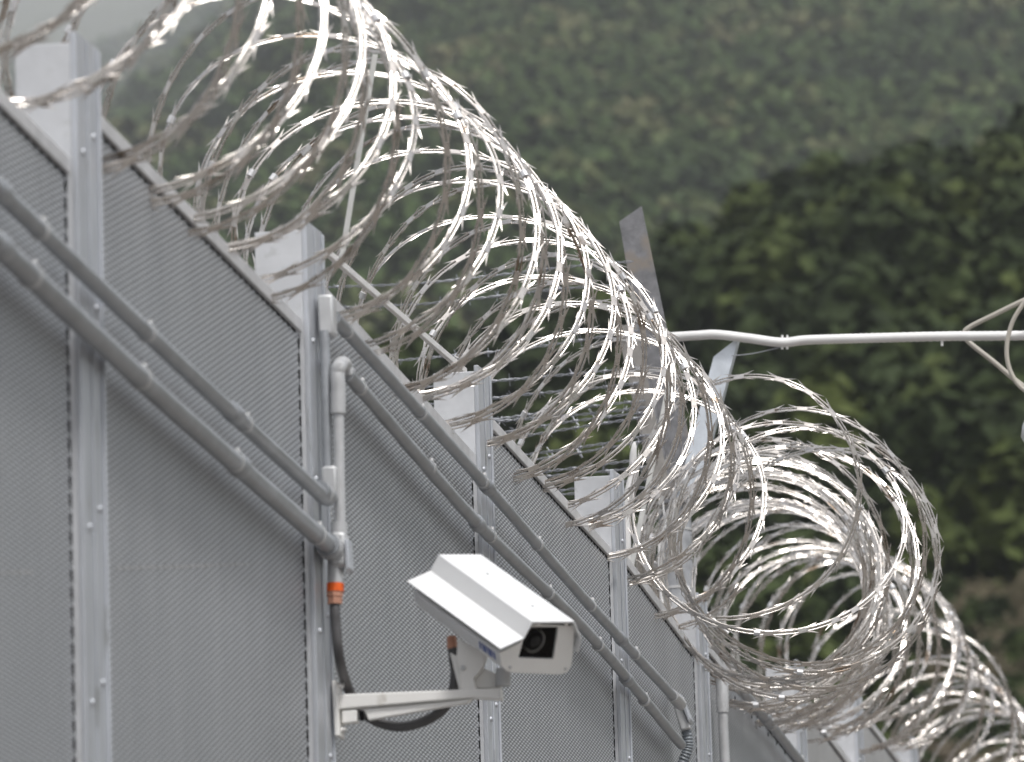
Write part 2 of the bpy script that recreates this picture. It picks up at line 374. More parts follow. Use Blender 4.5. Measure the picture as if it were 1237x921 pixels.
def bolt(u, v, Y, r, mt, parent):
    c = PY(u, v, Y); MB().tube([c, c+Vector((0, -.004, 0)), c+Vector((0, -.010, 0))], [r*1.3, r*1.3, r*.9], 12).build('bolt', mt, parent, smooth=True)
pos = [o for o in fence.children if o.name.startswith('post')]
pos.sort(key=lambda o: o.name)
bolt(717, 632, posts[5][0], .009, M['rust_or_tint'], pos[5]); bolt(941, 833, posts[7][0], .009, M['clip'], pos[7])
# infill sheets: (u,v) of the upper edge of the cap at both ends
caps = {1: ((0, 111), (77, 188)), 2: ((124, 145), (367, 392)), 3: ((407, 366), (572, 550)), 4: ((600, 514), (741, 668)),
        5: ((764, 684), (845, 793)), 6: ((872, 800), (962, 913)), 7: ((977, 853), (1030, 925)), 8: ((1049, 868), (1092, 924))}
PT = {}
for i in range(len(posts)-1):
    y0, y1 = posts[i][0]+.012, posts[i+1][0]-.006
    if i in caps:
        a = PX(*caps[i][0], XP); b = PX(*caps[i][1], XP); s_ = (b.z-a.z)/(b.y-a.y)
        z0, z1 = a.z+(y0-a.y)*s_, a.z+(y1-a.y)*s_
    else:
        s_ = 0; z0 = z1 = posts[i][1]-.23 if i == 0 else posts[i+1][1]-.33
    PT[(y0+y1)/2] = (z0+z1)/2
    print('bay', i, round(y0, 2), round(z0, 3), round(z1, 3), 'post', round(posts[i][1], 2))
    zb = ground_at(y0)-.25; ch = .032
    smooth_sheet = i >= 7
    if i < 9:      # upper part shows
        sh = MB().add([(XP-.004, y0, zb), (XP, y0, zb), (XP, y1, zb), (XP-.004, y1, zb), (XP-.004, y0, z0-ch), (XP, y0, z0-ch), (XP, y1, z1-ch), (XP-.004, y1, z1-ch)],
                [(0,3,2,1),(4,5,6,7),(0,1,5,4),(1,2,6,5),(2,3,7,6),(3,0,4,7)]).build('panel', M['sheet'] if smooth_sheet else M['mesh'], fence)
    else:
        sh = MB().box((XP-.004, y0, zb), (XP, y1, z0-ch)).build('panel', M['sheet'], fence)
    # cap angle: upright leg, lying back leg
    c = MB()
    for x0_, x1_, t0, t1 in ((XP-.004, XP+.007, -ch+.002, 0), (XP-.045, XP-.0045, -.006, -.001)):
        c.add([(x0_, y0, z0+t0), (x1_, y0, z0+t0), (x1_, y1, z1+t0), (x0_, y1, z1+t0), (x0_, y0, z0+t1), (x1_, y0, z0+t1), (x1_, y1, z1+t1), (x0_, y1, z1+t1)],
              [(0,3,2,1),(4,5,6,7),(0,1,5,4),(1,2,6,5),(2,3,7,6),(3,0,4,7)])
    c.build('cap_rail', M['cap'], fence, bevel=.002)
    # dark cut gap under the cap and the toothed cut edge at the far end
    gk = MB(); ny = int((y1-y0)/.06)
    for k in range(ny):
        ya = y0+k*.06; za = z0+(z1-z0)*(k/ny)-ch
        gk.add([(XP+.0008, ya, za-.001), (XP+.0008, ya+.06, za-.001), (XP+.0008, ya+.045, za-.010), (XP+.0008, ya+.015, za-.007)], [(0, 3, 2, 1)])
    nz_ = int((z1-ch-1.2)/.05) if not smooth_sheet else 0
    for k in range(max(0, nz_)):
        za = z1-ch-.01-k*.035
        if za < 1.3: break
        gk.add([(XP+.0008, y1-.004, za), (XP+.0008, y1-.004, za-.031), (XP+.0008, y1-.026, za-.022), (XP+.0008, y1-.026, za-.006)], [(0, 3, 2, 1), (0, 1, 2, 3)])
    gk.build('cut_edge', M['black'], fence)
pk = sorted(PT); pz = [PT[k] for k in pk]
def ptop(y): return float(np.interp(y, pk, pz)) if y < pk[-1] else pz[-1]+(y-pk[-1])*.065
MB().add([PX(-8, 691.5, XP+.001), PX(40, 690, XP+.001), PX(40, 693, XP+.001), PX(-8, 694, XP+.001)], [(3, 2, 1, 0)]).build('scuff_line', M['sheet'], fence)
MB().add([PX(139, 685.5, XP+.001), PX(230, 683, XP+.001), PX(302, 680.5, XP+.001), PX(302, 682, XP+.001), PX(230, 685.5, XP+.001), PX(139, 688, XP+.001)], [(5, 4, 3, 2, 1, 0)]).build('scuff_line', M['sheet'], fence)
# slotted strip on the bay beyond the fifth post
y0, y1 = posts[6][0]+.30, posts[7][0]-.1
for k in range(8):
    yy = y0+(y1-y0)*k/8+.05; z = ptop(yy)*0+PX(872+(962-872)*((k+1)/8.5), 812+(913-812)*((k+1)/8.5), XP).z
    q = PX(868+88*(k+1)/8.8, 822+96*(k+1)/8.8, XP+.001)
    MB().tube([q+Vector((-.0005, 0, 0)), q+Vector((.0012, 0, 0))], [.008, .008], 8).build('slot', M['black'], fence)

# ------------------------------------------------------------------ conduits
def conduit(name, label, segs, r, X, mt, clipdist=.95, clipend=True):
    pts = [PX(u, v, X) for u, v in segs]
    t = thing(name, pts[0], label, 'conduit', 'conduits running along the fence')
    MB().tube(bez(pts, 6) if len(pts) > 2 else pts, r, 16).build('pipe', mt, t, smooth=True)
    Lp = sum((pts[i+1]-pts[i]).length for i in range(len(pts)-1)); d = .15; rn = random.Random(len(label))
    while d < Lp-.1:
        q = d
        for i in range(len(pts)-1):
            l_ = (pts[i+1]-pts[i]).length
            if q <= l_: break
            q -= l_
        tt = (pts[i+1]-pts[i]).normalized(); c = pts[i]+tt*q
        cl = MB(); cl.tube([c-tt*.010, c+tt*.010], r+.0025, 16)
        s = cl.build('clamp', M['fitting'], t, smooth=True)
        b = c+Vector((.3, 0, .954))*(r+.002)
        MB().tube([b-Vector((.0, 0, .004)), b+Vector((.002, 0, .006))], [.007, .005], 8).build('screw', M['clip'], s, smooth=True)
        d += clipdist+rn.uniform(-.06, .06)
    # couplings
    for f_ in (.33, .8):
        i = int(f_*(len(pts)-1)); tt = (pts[i+1]-pts[i]).normalized(); c = pts[i].lerp(pts[i+1], f_*(len(pts)-1)-i)
        MB().tube([c-tt*.035, c-tt*.03, c+tt*.03, c+tt*.035], [r+.001, r+.004, r+.004, r+.001], 16).build('coupling', mt, t, smooth=True)
    return t
XA = XF+.032
pA = PX(391, 600, XA); pB = PX(405, 665, XA)
ext = lambda a, b, k: (a[0]-(b[0]-a[0])*k, a[1]-(b[1]-a[1])*k)
cA = conduit('electrical_conduit', 'upper grey conduit crossing the two nearest panels at left', [ext((0, 232), (391, 600), .35), (0, 232), (200, 424), (391, 601)], .0165, XA, M['conduit'])
cB = conduit('electrical_conduit', 'lower, thicker grey conduit crossing the nearest panels down to the orange ring', [ext((0, 299), (405, 665), .35), (0, 299), (200, 485), (404, 665)], .0205, XA, M['conduit'])
cC = conduit('electrical_conduit', 'upper conduit of the pair above the camera, starting just under the panel top', [(404, 384), (590, 590), (700, 717), (818, 847)], .0150, XA, M['conduit'])
cD = conduit('electrical_conduit', 'lower conduit of the pair passing directly behind the camera hood', [(420, 452), (578, 634), (708, 762), (823, 900)], .0155, XA, M['conduit'])
cE = conduit('electrical_conduit', 'conduit beyond the fifth post descending from a pale elbow', [(884, 822), (925, 868), (975, 930), (1040, 1005)], .0165, XA-.005, M['conduit'])
# fittings: vertical drop AC
def vbox(t, u0, v0, u1, v1, name, mt, X=XF+.03, th=.034, wy=None, bev=.006):
    """box on the fence face spanning the pixel rectangle (vertical extents exact, along-fence from u)"""
    a = PX(u0, v0, X); b = PX(u0, v1, X); wd = (u1-u0)*a.y/F
    y = a.y
    return MB().box((X-.002, y, min(a.z, b.z)), (X-.002+wd, y+(wy or wd), max(a.z, b.z))).build(name, mt, t, bevel=bev, smooth=True)
t = thing('conduit_drop', PX(392, 600, XF+.02), 'grey vertical conduit with box fittings beside the second post from left', 'conduit', 'vertical conduit drops on the fence')
vbox(t, 384, 356, 404, 404, 'upper_box', M['fitting'], X=XF+.01, wy=.05)
def cyl(t, name, pts, r, mt, n=16): return MB().tube(pts, r, n).build(name, mt, t, smooth=True)
def yv(u, v, Y): return PY(u, v, Y)
Y1 = posts[3][0]
a = PX(392, 400, XF+.022); b = PX(396, 570, XF+.022); b.y = a.y
cyl(t, 'pipe', [a, b], .0115, M['conduit'])
vbox(t, 389, 563, 408, 604, 'lower_box', M['fitting'], X=XF+.016, wy=.05)
e = PX(393, 598, XA); cyl(t, 'hub', [e-Vector((0, .07, .0)), e+Vector((0, .03, .0))], .021, M['conduit'])
cyl(t, 'hub_ring', [e-Vector((0, .03, .0)), e-Vector((0, .015, .0))], .0235, M['fitting'])
t2 = thing('conduit_drop', PX(410, 700, XF+.04), 'pale vertical conduit with elbow, ending in an orange ring and copper nut', 'conduit', 'vertical conduit drops on the fence')
Yd = PX(411, 600, XF+.05).y; top = yv(409, 436, Yd); 
cyl(t2, 'elbow', bez([yv(409, 478, Yd), yv(408, 452, Yd), yv(411, 441, Yd+.02), yv(416, 440, Yd+.22), PX(421, 453, XA)], 5), [.0165]*20+[.0165], M['fitting'])
cyl(t2, 'elbow_collar', [yv(408.5, 500, Yd), yv(408.5, 474, Yd)], .0175, M['fitting'])
cyl(t2, 'pipe', [yv(409, 497, Yd), yv(411, 640, Yd)], .0125, M['fitting'])
cyl(t2, 'upper_collar', [yv(409.5, 632, Yd), yv(409.5, 646, Yd)], .019, M['fitting'])
MB().prism([yv(399, 642, Yd-.025), yv(417, 642, Yd-.025), yv(419, 684, Yd-.025), yv(399, 684, Yd-.025)], (0, .05, 0)).build('junction_body', M['fitting'], t2, bevel=.008, smooth=True)
MB().prism([yv(416, 652, Yd-.03), yv(420, 650, Yd-.03), yv(422, 686, Yd-.03), yv(417, 690, Yd-.03)], (0, .06, 0)).build('cover_plate', M['galv'], t2, bevel=.002)
e = PX(404, 665, XA); cyl(t2, 'hub', [e-Vector((0, .09, .0)), e+Vector((0, .04, .0))], .026, M['conduit'])
for k in (.07, .045, .02): cyl(t2, 'hub_ring', [e-Vector((0, k, 0)), e-Vector((0, k-.012, 0))], .0285, M['fitting'])
cyl(t2, 'lower_collar', [yv(405.5, 678, Yd), yv(405.5, 706, Yd)], .0185, M['fitting'])
cyl(t2, 'orange_ring', [yv(405, 705, Yd), yv(405, 715, Yd)], .0195, M['orange'])
cyl(t2, 'copper_nut', [yv(404.5, 715, Yd), yv(404.5, 721, Yd), yv(404.5, 722, Yd), yv(404.5, 730, Yd)], [.0185, .0185, .0165, .0165], M['copper'], 8)
# junction at the far end of the C/D pair
t3 = thing('conduit_junction', PX(822, 850, XA), 'angled conduit body with ribbed flexible pipe near the bottom beside the fifth post', 'conduit')
cyl(t3, 'hub', [PX(812, 840, XA), PX(822, 851, XA)], .019, M['fitting'])
Y5 = PX(824, 860, XA).y
MB().prism([yv(813, 852, Y5), yv(822, 846, Y5), yv(834, 880, Y5), yv(822, 883, Y5)], (0, .06, 0)).build('junction_body', M['fitting'], t3, bevel=.005, smooth=True)
MB().prism([yv(818, 839, Y5-.01), yv(822, 838, Y5-.01), yv(834, 868, Y5-.01), yv(832, 873, Y5-.01)], (0, .08, 0)).build('cover_plate', M['galv'], t3, bevel=.002)
fp = bez([yv(828, 878, Y5+.03), yv(831, 895, Y5+.03), yv(830, 908, Y5+.03), yv(824, 925, Y5+.03), yv(820, 960, Y5+.03)], 8)
cyl(t3, 'flexible_pipe', fp, [.0175 if k % 2 else .0145 for k in range(len(fp))], M['flexgrey'])
# pale drop beside post five
t4 = thing('conduit_drop', PX(876, 921, XF+.03), 'pale round conduit with a thick top sleeve right of the fifth post', 'conduit', 'vertical conduit drops on the fence')
Y6 = PX(876, 850, XF+.03).y
cyl(t4, 'sleeve', [yv(872, 813, Y6), yv(872.5, 816, Y6), yv(873, 861, Y6)], [.017, .0205, .0205], M['fitting'])
cyl(t4, 'pipe', [yv(873, 858, Y6), yv(879, 1000, Y6)], .0165, M['fitting'])

# ------------------------------------------------------------------ security camera
Yb = PX(404, 855, XF+.003).y
sc = thing('security_camera', PX(404, 855, XF+.003), 'white security camera in a hooded housing on a wall arm', 'security camera')
pz_ = lambda u, v, dy=0: PY(u, v, Yb+dy)
MB().prism([pz_(400.5, 822, -.03), pz_(406, 822, -.03), pz_(410, 889, -.03), pz_(404.5, 889, -.03)], (0, .07, 0)).build('mounting_plate', M['paint2'], sc, bevel=.002)
arm = MB(); arm.prism([pz_(406, 839, -.014), pz_(560, 833, -.014), pz_(605, 831, -.014), pz_(606, 845, -.014), pz_(570, 843, -.014), pz_(408, 857, -.014)], (0, .035, 0))
arm.build('arm', M['paint2'], sc, bevel=.003)
MB().prism([pz_(440, 857.2, -.006), pz_(570, 844.2, -.006), pz_(565, 849, -.006), pz_(445, 870, -.006)], (0, .02, 0)).build('arm_brace', M['paint2'], sc, bevel=.002)
MB().prism([pz_(413, 859, -.012), pz_(431, 858, -.012), pz_(431, 872, -.012), pz_(413, 874, -.012)], (0, .03, 0)).build('brace_block', M['paint2'], sc, bevel=.002)
MB().prism([pz_(434, 859, -.008), pz_(438, 858.5, -.008), pz_(438, 869, -.008), pz_(434, 870, -.008)], (0, .02, 0)).build('brace_tab', M['black'], sc)
for v in (828, 882):
    c = pz_(409+(v-828)*.05, v, 0); MB().tube([c, c+Vector((.012, 0, 0))], [.007, .006], 8).build('screw', M['clip'], sc, smooth=True)
# the housing: front section lies in a plane square to the housing axis
ctr = pz_(650, 780, -.10)
L = .36; per = ctr.y/F
axc = Vector((117*per, -79*per, 0)); axc.z = math.sqrt(max(0, L*L-axc.length_squared)); axc.normalize()
ax = (Rcw @ axc).normalized()
def PF(u, v, back=0):
    """pixel -> plane square to the housing axis, 'back' metres behind the front rim"""
    d = ray(u, v); o = ctr-ax*back; return CAM+d*((o-CAM).dot(ax)/d.dot(ax))
sl = [(604, 784), (632.5, 771), (643, 751), (694, 750.5), (703, 771), (699, 788)]
outer = [PF(*p) for p in sl]
cc = sum(outer, Vector())/6
upv = (PF(668, 750)-PF(660, 784)).normalized()
th = .0035
inner = [p-upv*th*(1.0 if i in (2, 3) else .75)+((cc-p).normalized()*th*.8) for i, p in enumerate(outer)]
mb = MB(); n6 = 6; V_ = []
Ls = L
for back in (0, Ls):
    V_ += [p-ax*back for p in outer]+[p-ax*back for p in inner]
fs_ = []
for i in range(5):
    fs_ += [(i, i+1, i+13, i+12), (i+7, i+6, i+18, i+19), (i, i+6, i+7, i+1), (i+12, i+13, i+19, i+18)]
fs_ += [(0, 12, 18, 6), (5, 11, 23, 17)]
mb.add(V_, fs_); hood = mb.build('sun_hood', M['paint'], sc, bevel=.006, smooth=30)
me = hood.data; bm = bmesh.new(); bm.from_mesh(me); bmesh.ops.recalc_face_normals(bm, faces=bm.faces); bm.to_mesh(me); bm.free()
for (u, v) in ((574, 688), (649, 734)):
    pass
for f0, f1 in ((.30, .5), (.78, .5)):
    c = outer[2].lerp(outer[3], f1)-ax*(L*(1-f0)); nrm = (outer[3]-outer[2]).cross(ax).normalized(); nrm = nrm if nrm.z > 0 else -nrm
    MB().tube([c, c+nrm*.0025], [.004, .003], 10).build('screw', M['fitting'], sc, smooth=True)
body_px = [(603.5, 790), (606, 804), (612, 811), (622, 813), (676, 815), (685, 812.5), (690, 805), (692, 792), (694, 757), (640, 754), (629, 776)]
bk = .012
bp = [PF(*p, bk) for p in body_px]
# face plate with window opening: ring of quads between outline and window
wp = [(636.4, 757.6), (674.7, 757.6), (668.8, 797), (626, 795.3)]
wv = [PF(*p, bk) for p in wp]
body = MB().prism([p-ax*.004 for p in bp], -ax*(L-.03), caps=False)
n = len(bp); body.add([p-ax*(L-.026) for p in bp], [tuple(range(n))])
bo = body.build('housing_body', M['paint'], sc, bevel=.002, smooth=35)
bm = bmesh.new(); ov = [bm.verts.new(p) for p in bp]; iv = []
for k in range(4):                                       # rounded window corners
    p = wv[k]; a_ = (wv[k-1]-p).normalized()*.003; b_ = (wv[(k+1) % 4]-p).normalized()*.003
    iv += [bm.verts.new(p+a_), bm.verts.new(p+b_)]
e1 = [bm.edges.new((ov[i], ov[(i+1) % n])) for i in range(n)]; e2 = [bm.edges.new((iv[i], iv[(i+1) % 8])) for i in range(8)]
bmesh.ops.triangle_fill(bm, use_beauty=True, use_dissolve=False, edges=e1+e2)
g_ = bmesh.ops.extrude_face_region(bm, geom=list(bm.faces)); bmesh.ops.translate(bm, verts=[x for x in g_['geom'] if isinstance(x, bmesh.types.BMVert)], vec=-ax*.006)
bmesh.ops.recalc_face_normals(bm, faces=bm.faces)
orgs = Vector(sc['org'])
for vtx in bm.verts: vtx.co -= orgs
me = bpy.data.meshes.new('face_plate'); bm.to_mesh(me); bm.free(); me.materials.append(M['paint2'])
fo = bpy.data.objects.new('face_plate', me); col.objects.link(fo); fo.parent = sc; fo['org'] = sc['org']
MB().add([p-ax*.003 for p in wv], [(0, 1, 2, 3)]).build('window_glass', M['glass'], sc)
# dark chamber behind the glass and the lens inside it
ch = MB().prism([p-ax*.0062+(wv[0]+wv[2]-2*p)*-.04 for p in wv], -ax*.09, caps=False); ch.add([p-ax*.0962+(wv[0]+wv[2]-2*p)*-.04 for p in wv], [(0, 1, 2, 3)])
ch.build('chamber', M['black'], sc)
lc = PF(647, 776, bk+.03)
lr = 15.5*per
MB().tube([lc-ax*.05, lc-ax*.001, lc], [lr, lr, lr*.95], 28).build('lens_ring', M['ring'], sc, smooth=True)
l2 = PF(645.3, 773.8, bk+.025)
MB().tube([l2-ax*.012, l2+ax*.002, l2+ax*.004], [lr*.84, lr*.84, lr*.78], 28).build('lens_barrel', M['black'], sc, smooth=True)
MB().tube([l2+ax*.003, l2+ax*.0055, l2+ax*.0065], [lr*.5, lr*.45, lr*.2], 20).build('lens', M['lens'], sc, smooth=True)
for p in ((616, 806), (683, 808)):
    c = PF(*p, bk-.001); MB().tube([c, c+ax*.003], [.0035, .003], 8).build('screw', M['fitting'], sc, smooth=True)
for p in ((650, 752.5), (684, 752.5)):
    c = PF(p[0], p[1]+1, .006); MB().tube([c-ax*.006, c+ax*.002], [.0055, .005], 8).build('screw', M['clip'], sc, smooth=True)
# blue maker's mark, too small to read: strokes on the side of the body
sideA, sideB = bp[0], bp[1]
for k in range(6):
    s0 = .020+k*.0105
    q = sideA.lerp(sideB, .2)-ax*s0; q2 = sideA.lerp(sideB, .85)-ax*(s0+(.002 if k % 2 else -.001)); nn = (ax.cross(sideB-sideA)).normalized()
    if nn.dot(CAM-q) < 0: nn = -nn
    MB().add([q+nn*.0008, q-ax*.0075+nn*.0008, q2-ax*.0075+nn*.0008, q2+nn*.0008], [(0, 1, 2, 3)]).build('mark_stroke', M['blue'], sc)
# neck bracket
nb = [(553, 771), (588, 791), (583, 806), (577, 814), (572, 820), (576, 834), (556, 834), (555, 812), (551, 796)]
MB().prism([pz_(u, v, -.012) for u, v in nb], (0, .022, 0)).build('neck', M['paint2'], sc, bevel=.002)
c = pz_(559.5, 807, -.013); MB().tube([c, c-Vector((0, .006, 0))], [.006, .005], 10).build('screw', M['fitting'], sc, smooth=True)
MB().prism([pz_(545, 790, .03), pz_(600, 815, .03), pz_(612, 812, .03), pz_(612, 824, .03), pz_(606, 832, .03), pz_(556, 834, .03)], (0, -.02, 0)).build('cradle', M['paint2'], sc, bevel=.002)
MB().tube([pz_(608, 808, .0), pz_(608, 829, .0)], [.017, .017], 16).build('knuckle', M['fitting'], sc, smooth=True)
# flexible pipe to the camera
fx = thing('flexible_conduit', yv(404.5, 730, Yd), 'dark grey flexible pipe looping under the camera arm', 'conduit')
Yf = max(Yd, Yb+.055)
fp = [yv(404.5, 727, Yd), yv(405.5, 750, Yd), yv(410, 795, Yd+.02), yv(421, 832, Yf), yv(442, 864, Yf), yv(480, 878, Yf), yv(518, 869, Yf), yv(543, 847, Yf), yv(550, 815, Yf), yv(548, 795, Yf), yv(547, 783, Yf)]
cyl(fx, 'pipe', bez(fp, 8), .0115, M['flex'])
cyl(fx, 'copper_nut', [yv(546.5, 784, Yf), yv(545.5, 769, Yf)], [.012, .011], M['copper'], 8)

# ------------------------------------------------------------------ razor wire
def make_barb():
    mb = MB()
    mb.box((-.016, -.0075, -.0024), (.016, .0070, .0012))
    for sx in (1, -1):
        for sy in (1, -1):
            A = Vector((sx*.006, sy*.0068, 0)); B = Vector((sx*.026, sy*.0055, 0)); T = Vector((sx*.050, sy*.0165, 0)); Rg = (A+B+T)/3+Vector((0, 0, .0018))
            Lw = (A+B+T)/3-Vector((0, 0, .0012))
            fs = [(0, 1, 3), (1, 2, 3), (2, 0, 3), (1, 0, 4), (2, 1, 4), (0, 2, 4)]
            if sx*sy < 0: fs = [f[::-1] for f in fs]
            mb.add([A, B, T, Rg, Lw], fs)
    return mb
barb_mb = make_barb(); barb_me = bpy.data.meshes.new('barb'); barb_me.from_pydata(barb_mb.v, [], barb_mb.f); barb_me.materials.append(M['razor'])
def coil(label, y0, y1, pfun, rad, cxf, czf, seed, phase=0., amp=.5, rough=1.0):
    rn = random.Random(seed); ys = [y0]
    while ys[-1] < y1: ys.append(ys[-1]+pfun(ys[-1])/72)
    N = len(ys)-1; turns = N/72
    pts = []; frames = []
    for i in range(N+1):
        ph = 2*math.pi*turns*i/N; yy = ys[i]; pitch = pfun(yy)
        k = ph/(2*math.pi)
        nA = mnoise.noise((k*.9, seed, 1.3)); nB = mnoise.noise((k*1.3, seed+5, 7.1)); nC = mnoise.noise((k*3.1, seed+9, 2.2))
        a = ph-math.pi/2+phase
        y = yy+pitch*amp*math.cos(1.5*a+R(105))*(1-.12*abs(nA))+.10*nB*pitch+.035*nC
        r = rad(yy)*(1+.05*nA+.02*nC)
        wob = mnoise.noise((k*.45, seed+2, 4.4))
        nT = mnoise.noise((k*.55, seed+21, 3.3)); nU = mnoise.noise((k*.5, seed+31, 8.8)); nV = mnoise.noise((k*.8, seed+41, 5.5))
        y += rough*(.22*nT*math.cos(a)+.16*nU*math.sin(a)); r *= 1+rough*.12*nV
        pts.append(Vector((cxf(yy)+r*math.cos(a)+.035*wob, y, czf(yy)+r*math.sin(a)+.03*nB+rough*.05*nT)))
    t = thing('razor_wire_coil', (XF, y0, czf(y0)-rad(y0)), label, 'razor wire')
    # a round core wire and, beside it, the folded tape that carries the barbs
    fr = []
    for i, p in enumerate(pts):
        T = (pts[min(i+1, N)]-pts[max(i-1, 0)]).normalized()
        c = Vector((cxf(p.y), p.y, czf(p.y))); Rd = (p-c); Rd = (Rd-T*Rd.dot(T)).normalized(); B = T.cross(Rd)
        wq = R(28)+.6*mnoise.noise((i/72*1.1, seed+11, .4))
        Wd = Rd*math.cos(wq)+B*math.sin(wq); fr.append((T, Wd, T.cross(Wd)))
    for nm, off, sec in (('core_wire', .0048, [(.0026*math.cos(k*math.pi/3), .0026*math.sin(k*math.pi/3)) for k in range(6)]),
                         ('tape', -.0040, [(-.0042, 0), (-.0014, .0019), (.0014, .0019), (.0036, 0), (.0014, -.0019), (-.0014, -.0019)])):
        vs = []
        for i, p in enumerate(pts):
            T, Wd, Nn = fr[i]
            for a_, b_ in sec: vs.append(p+Wd*(a_+off)+Nn*b_)
        fs = [(i*6+k, i*6+(k+1) % 6, (i+1)*6+(k+1) % 6, (i+1)*6+k) for i in range(N) for k in range(6)]
        m_ = MB(); m_.add(vs, fs); m_.build(nm, M['razor'], t, smooth=70)
    # barbs every 10 cm
    B_ = []; acc = 0; step = .112
    for i in range(1, N):
        d = (pts[i]-pts[i-1]).length; acc += d
        if acc >= step:
            acc -= step; B_.append(i)
    def px(p):
        q = Rwc @ (p-CAM); return (W/2+F*q.x/-q.z, H/2-F*q.y/-q.z, -q.z)
    vis = []
    for i in B_:
        u, v, z = px(pts[i])
        vis.append((0 if (-10 < u < 1247 and -10 < v < 931) else 1, z, i))
    vis.sort(); near_ = vis[:300]; rest = vis[300:]
    org = Vector(t['org'])
    for _, _, i in near_:
        T, Wd, Nn = fr[i]; o = bpy.data.objects.new('barb', barb_me); col.objects.link(o); o.parent = t
        o.matrix_local = Matrix.Translation(pts[i]-org) @ Matrix((T, Wd, Nn)).transposed().to_4x4()
    bv = np.array(barb_mb.v); rest_mb = MB()
    for _, _, i in rest:
        T, Wd, Nn = fr[i]; Q = bv @ np.array([tuple(T), tuple(Wd), tuple(Nn)])+np.array(pts[i]); rest_mb.add(Q.tolist(), barb_mb.f)
    if rest_mb.v: rest_mb.build('far_barbs', M['razor'], t, kind='stuff')
    for i in range(24, N, 24):                     # joining clips where neighbouring turns meet
        a = 2*math.pi*turns*i/N-math.pi/2
        j = i+int(rn.uniform(-2, 2)); T, Wd, Nn = fr[min(N, j)]
        if rn.random() < .45: MB().tube([pts[j]-T*.009, pts[j]+T*.009], .0095, 8).build('clip', M['cap'], t)
    return t, pts
rf1 = lambda y: .375
coil('long coil of razor wire on the nearer posts, from top left to the forked pole', 7.6, 20.5, lambda y: .24+.04*math.sin(y*2.3), rf1,
     lambda y: XF-.075, lambda y: ptop(y)+.93*rf1(y)-.02, 3, rough=.6)
def k2(y): return math.exp(-max(0, y-20.5)/1.0)*sm(19.0, 20.1, y)
rf2 = lambda y: .375+.025*k2(y)
coil('farther coil of razor wire, its loose end bulging right of the forked pole', 19.6, 42, lambda y: float(np.interp(y, [19.6, 20.3, 20.8, 21.2, 22.8, 24, 27], [.28, .16, .16, .14, .115, .22, .40])), rf2,
     lambda y: XF-.04+.47*k2(y), lambda y: ptop(y)+.95*rf2(y)-.02-.23*k2(y), 8, rough=1.2)

# ------------------------------------------------------------------ forked pole behind the fence
YP = 21.5
q = lambda u, v, dy=0: PY(u, v, YP+dy)
bx_ = q(817, 700); fpole = thing('forked_pole', (bx_.x, YP, ground_at(YP)), 'round galvanised pole topped by a V of angle irons behind the coils', 'pole')
tp = q(815, 612)
cyl(fpole, 'pole', [(tp.x, YP, ground_at(YP)-.3), (tp.x, YP, tp.z)], .054, M['pole'], 24)
MB().tube([(tp.x, YP, tp.z), (tp.x, YP, tp.z+.012)], [.085, .085], 8).build('cap_plate', M['arm'], fpole)
for v in (641, 676, 712): 
    c = q(817, v); MB().tube([(tp.x, YP, c.z-.004), (tp.x, YP, c.z+.004)], [.0565, .0565], 24).build('wire_band', M['clip'], fpole, smooth=True)
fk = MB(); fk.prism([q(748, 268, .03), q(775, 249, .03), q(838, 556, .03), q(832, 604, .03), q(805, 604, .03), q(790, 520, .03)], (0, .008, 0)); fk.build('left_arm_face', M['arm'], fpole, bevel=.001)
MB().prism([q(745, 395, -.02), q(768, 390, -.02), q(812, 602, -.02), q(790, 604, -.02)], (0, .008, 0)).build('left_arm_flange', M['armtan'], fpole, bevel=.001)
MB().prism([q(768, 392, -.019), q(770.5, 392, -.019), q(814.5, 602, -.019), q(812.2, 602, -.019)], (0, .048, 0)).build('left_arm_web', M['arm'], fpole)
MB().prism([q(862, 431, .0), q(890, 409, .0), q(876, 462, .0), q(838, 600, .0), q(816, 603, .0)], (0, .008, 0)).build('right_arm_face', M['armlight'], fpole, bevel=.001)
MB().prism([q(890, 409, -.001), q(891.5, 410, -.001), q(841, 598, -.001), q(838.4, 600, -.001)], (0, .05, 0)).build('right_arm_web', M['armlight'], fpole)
MB().prism([q(820, 300), q(823, 300), q(824, 380), q(821, 380)], (0, .01, 0)) if False else None

def barbed(label, pa, pb, sag, seed, bar=.105):
    pa, pb = Vector(pa), Vector(pb); rn = random.Random(seed); t = thing('barbed_wire', pa, label, 'barbed wire', 'barbed wire strands running left from the forked pole')
    n_ = int((pb-pa).length/.014); c = []
    for i in range(n_+1):
        s = i/n_; p = pa.lerp(pb, s); p.z -= sag*4*s*(1-s); p.z += .012*mnoise.noise((s*5, seed, 0)); p.y += .02*mnoise.noise((s*4, seed, 5)); c.append(p)
    for ph in (0, math.pi):
        a = []
        for i, p in enumerate(c):
            w_ = 2*math.pi*i*.014/.075+ph; a.append(p+Vector((0, math.cos(w_), math.sin(w_)))*.0034)
        MB().tube(a, .0019, 5, False).build('strand', M['barbwire'], t, smooth=True)
    d = rn.uniform(.02, .09); Lw = (pb-pa).length; T = (pb-pa).normalized()
    while d < Lw:
        s = d/Lw; p = c[min(n_, int(s*n_))]; mb = MB()
        for k in range(2):
            a0 = rn.uniform(0, 3.14); D = Vector((T.x*.25, math.cos(a0), math.sin(a0)))+T*rn.uniform(-.6, .6); D.normalize()
            mb.tube([p-D*.021+T*.004*k, p+D*.021+T*.004*k], [.0015, .0013], 4)
        mb.tube([p-T*.006, p+T*.008], .0052, 6); mb.build('barb', M['barbwire'], t)
        d += bar*rn.uniform(.9, 1.1)
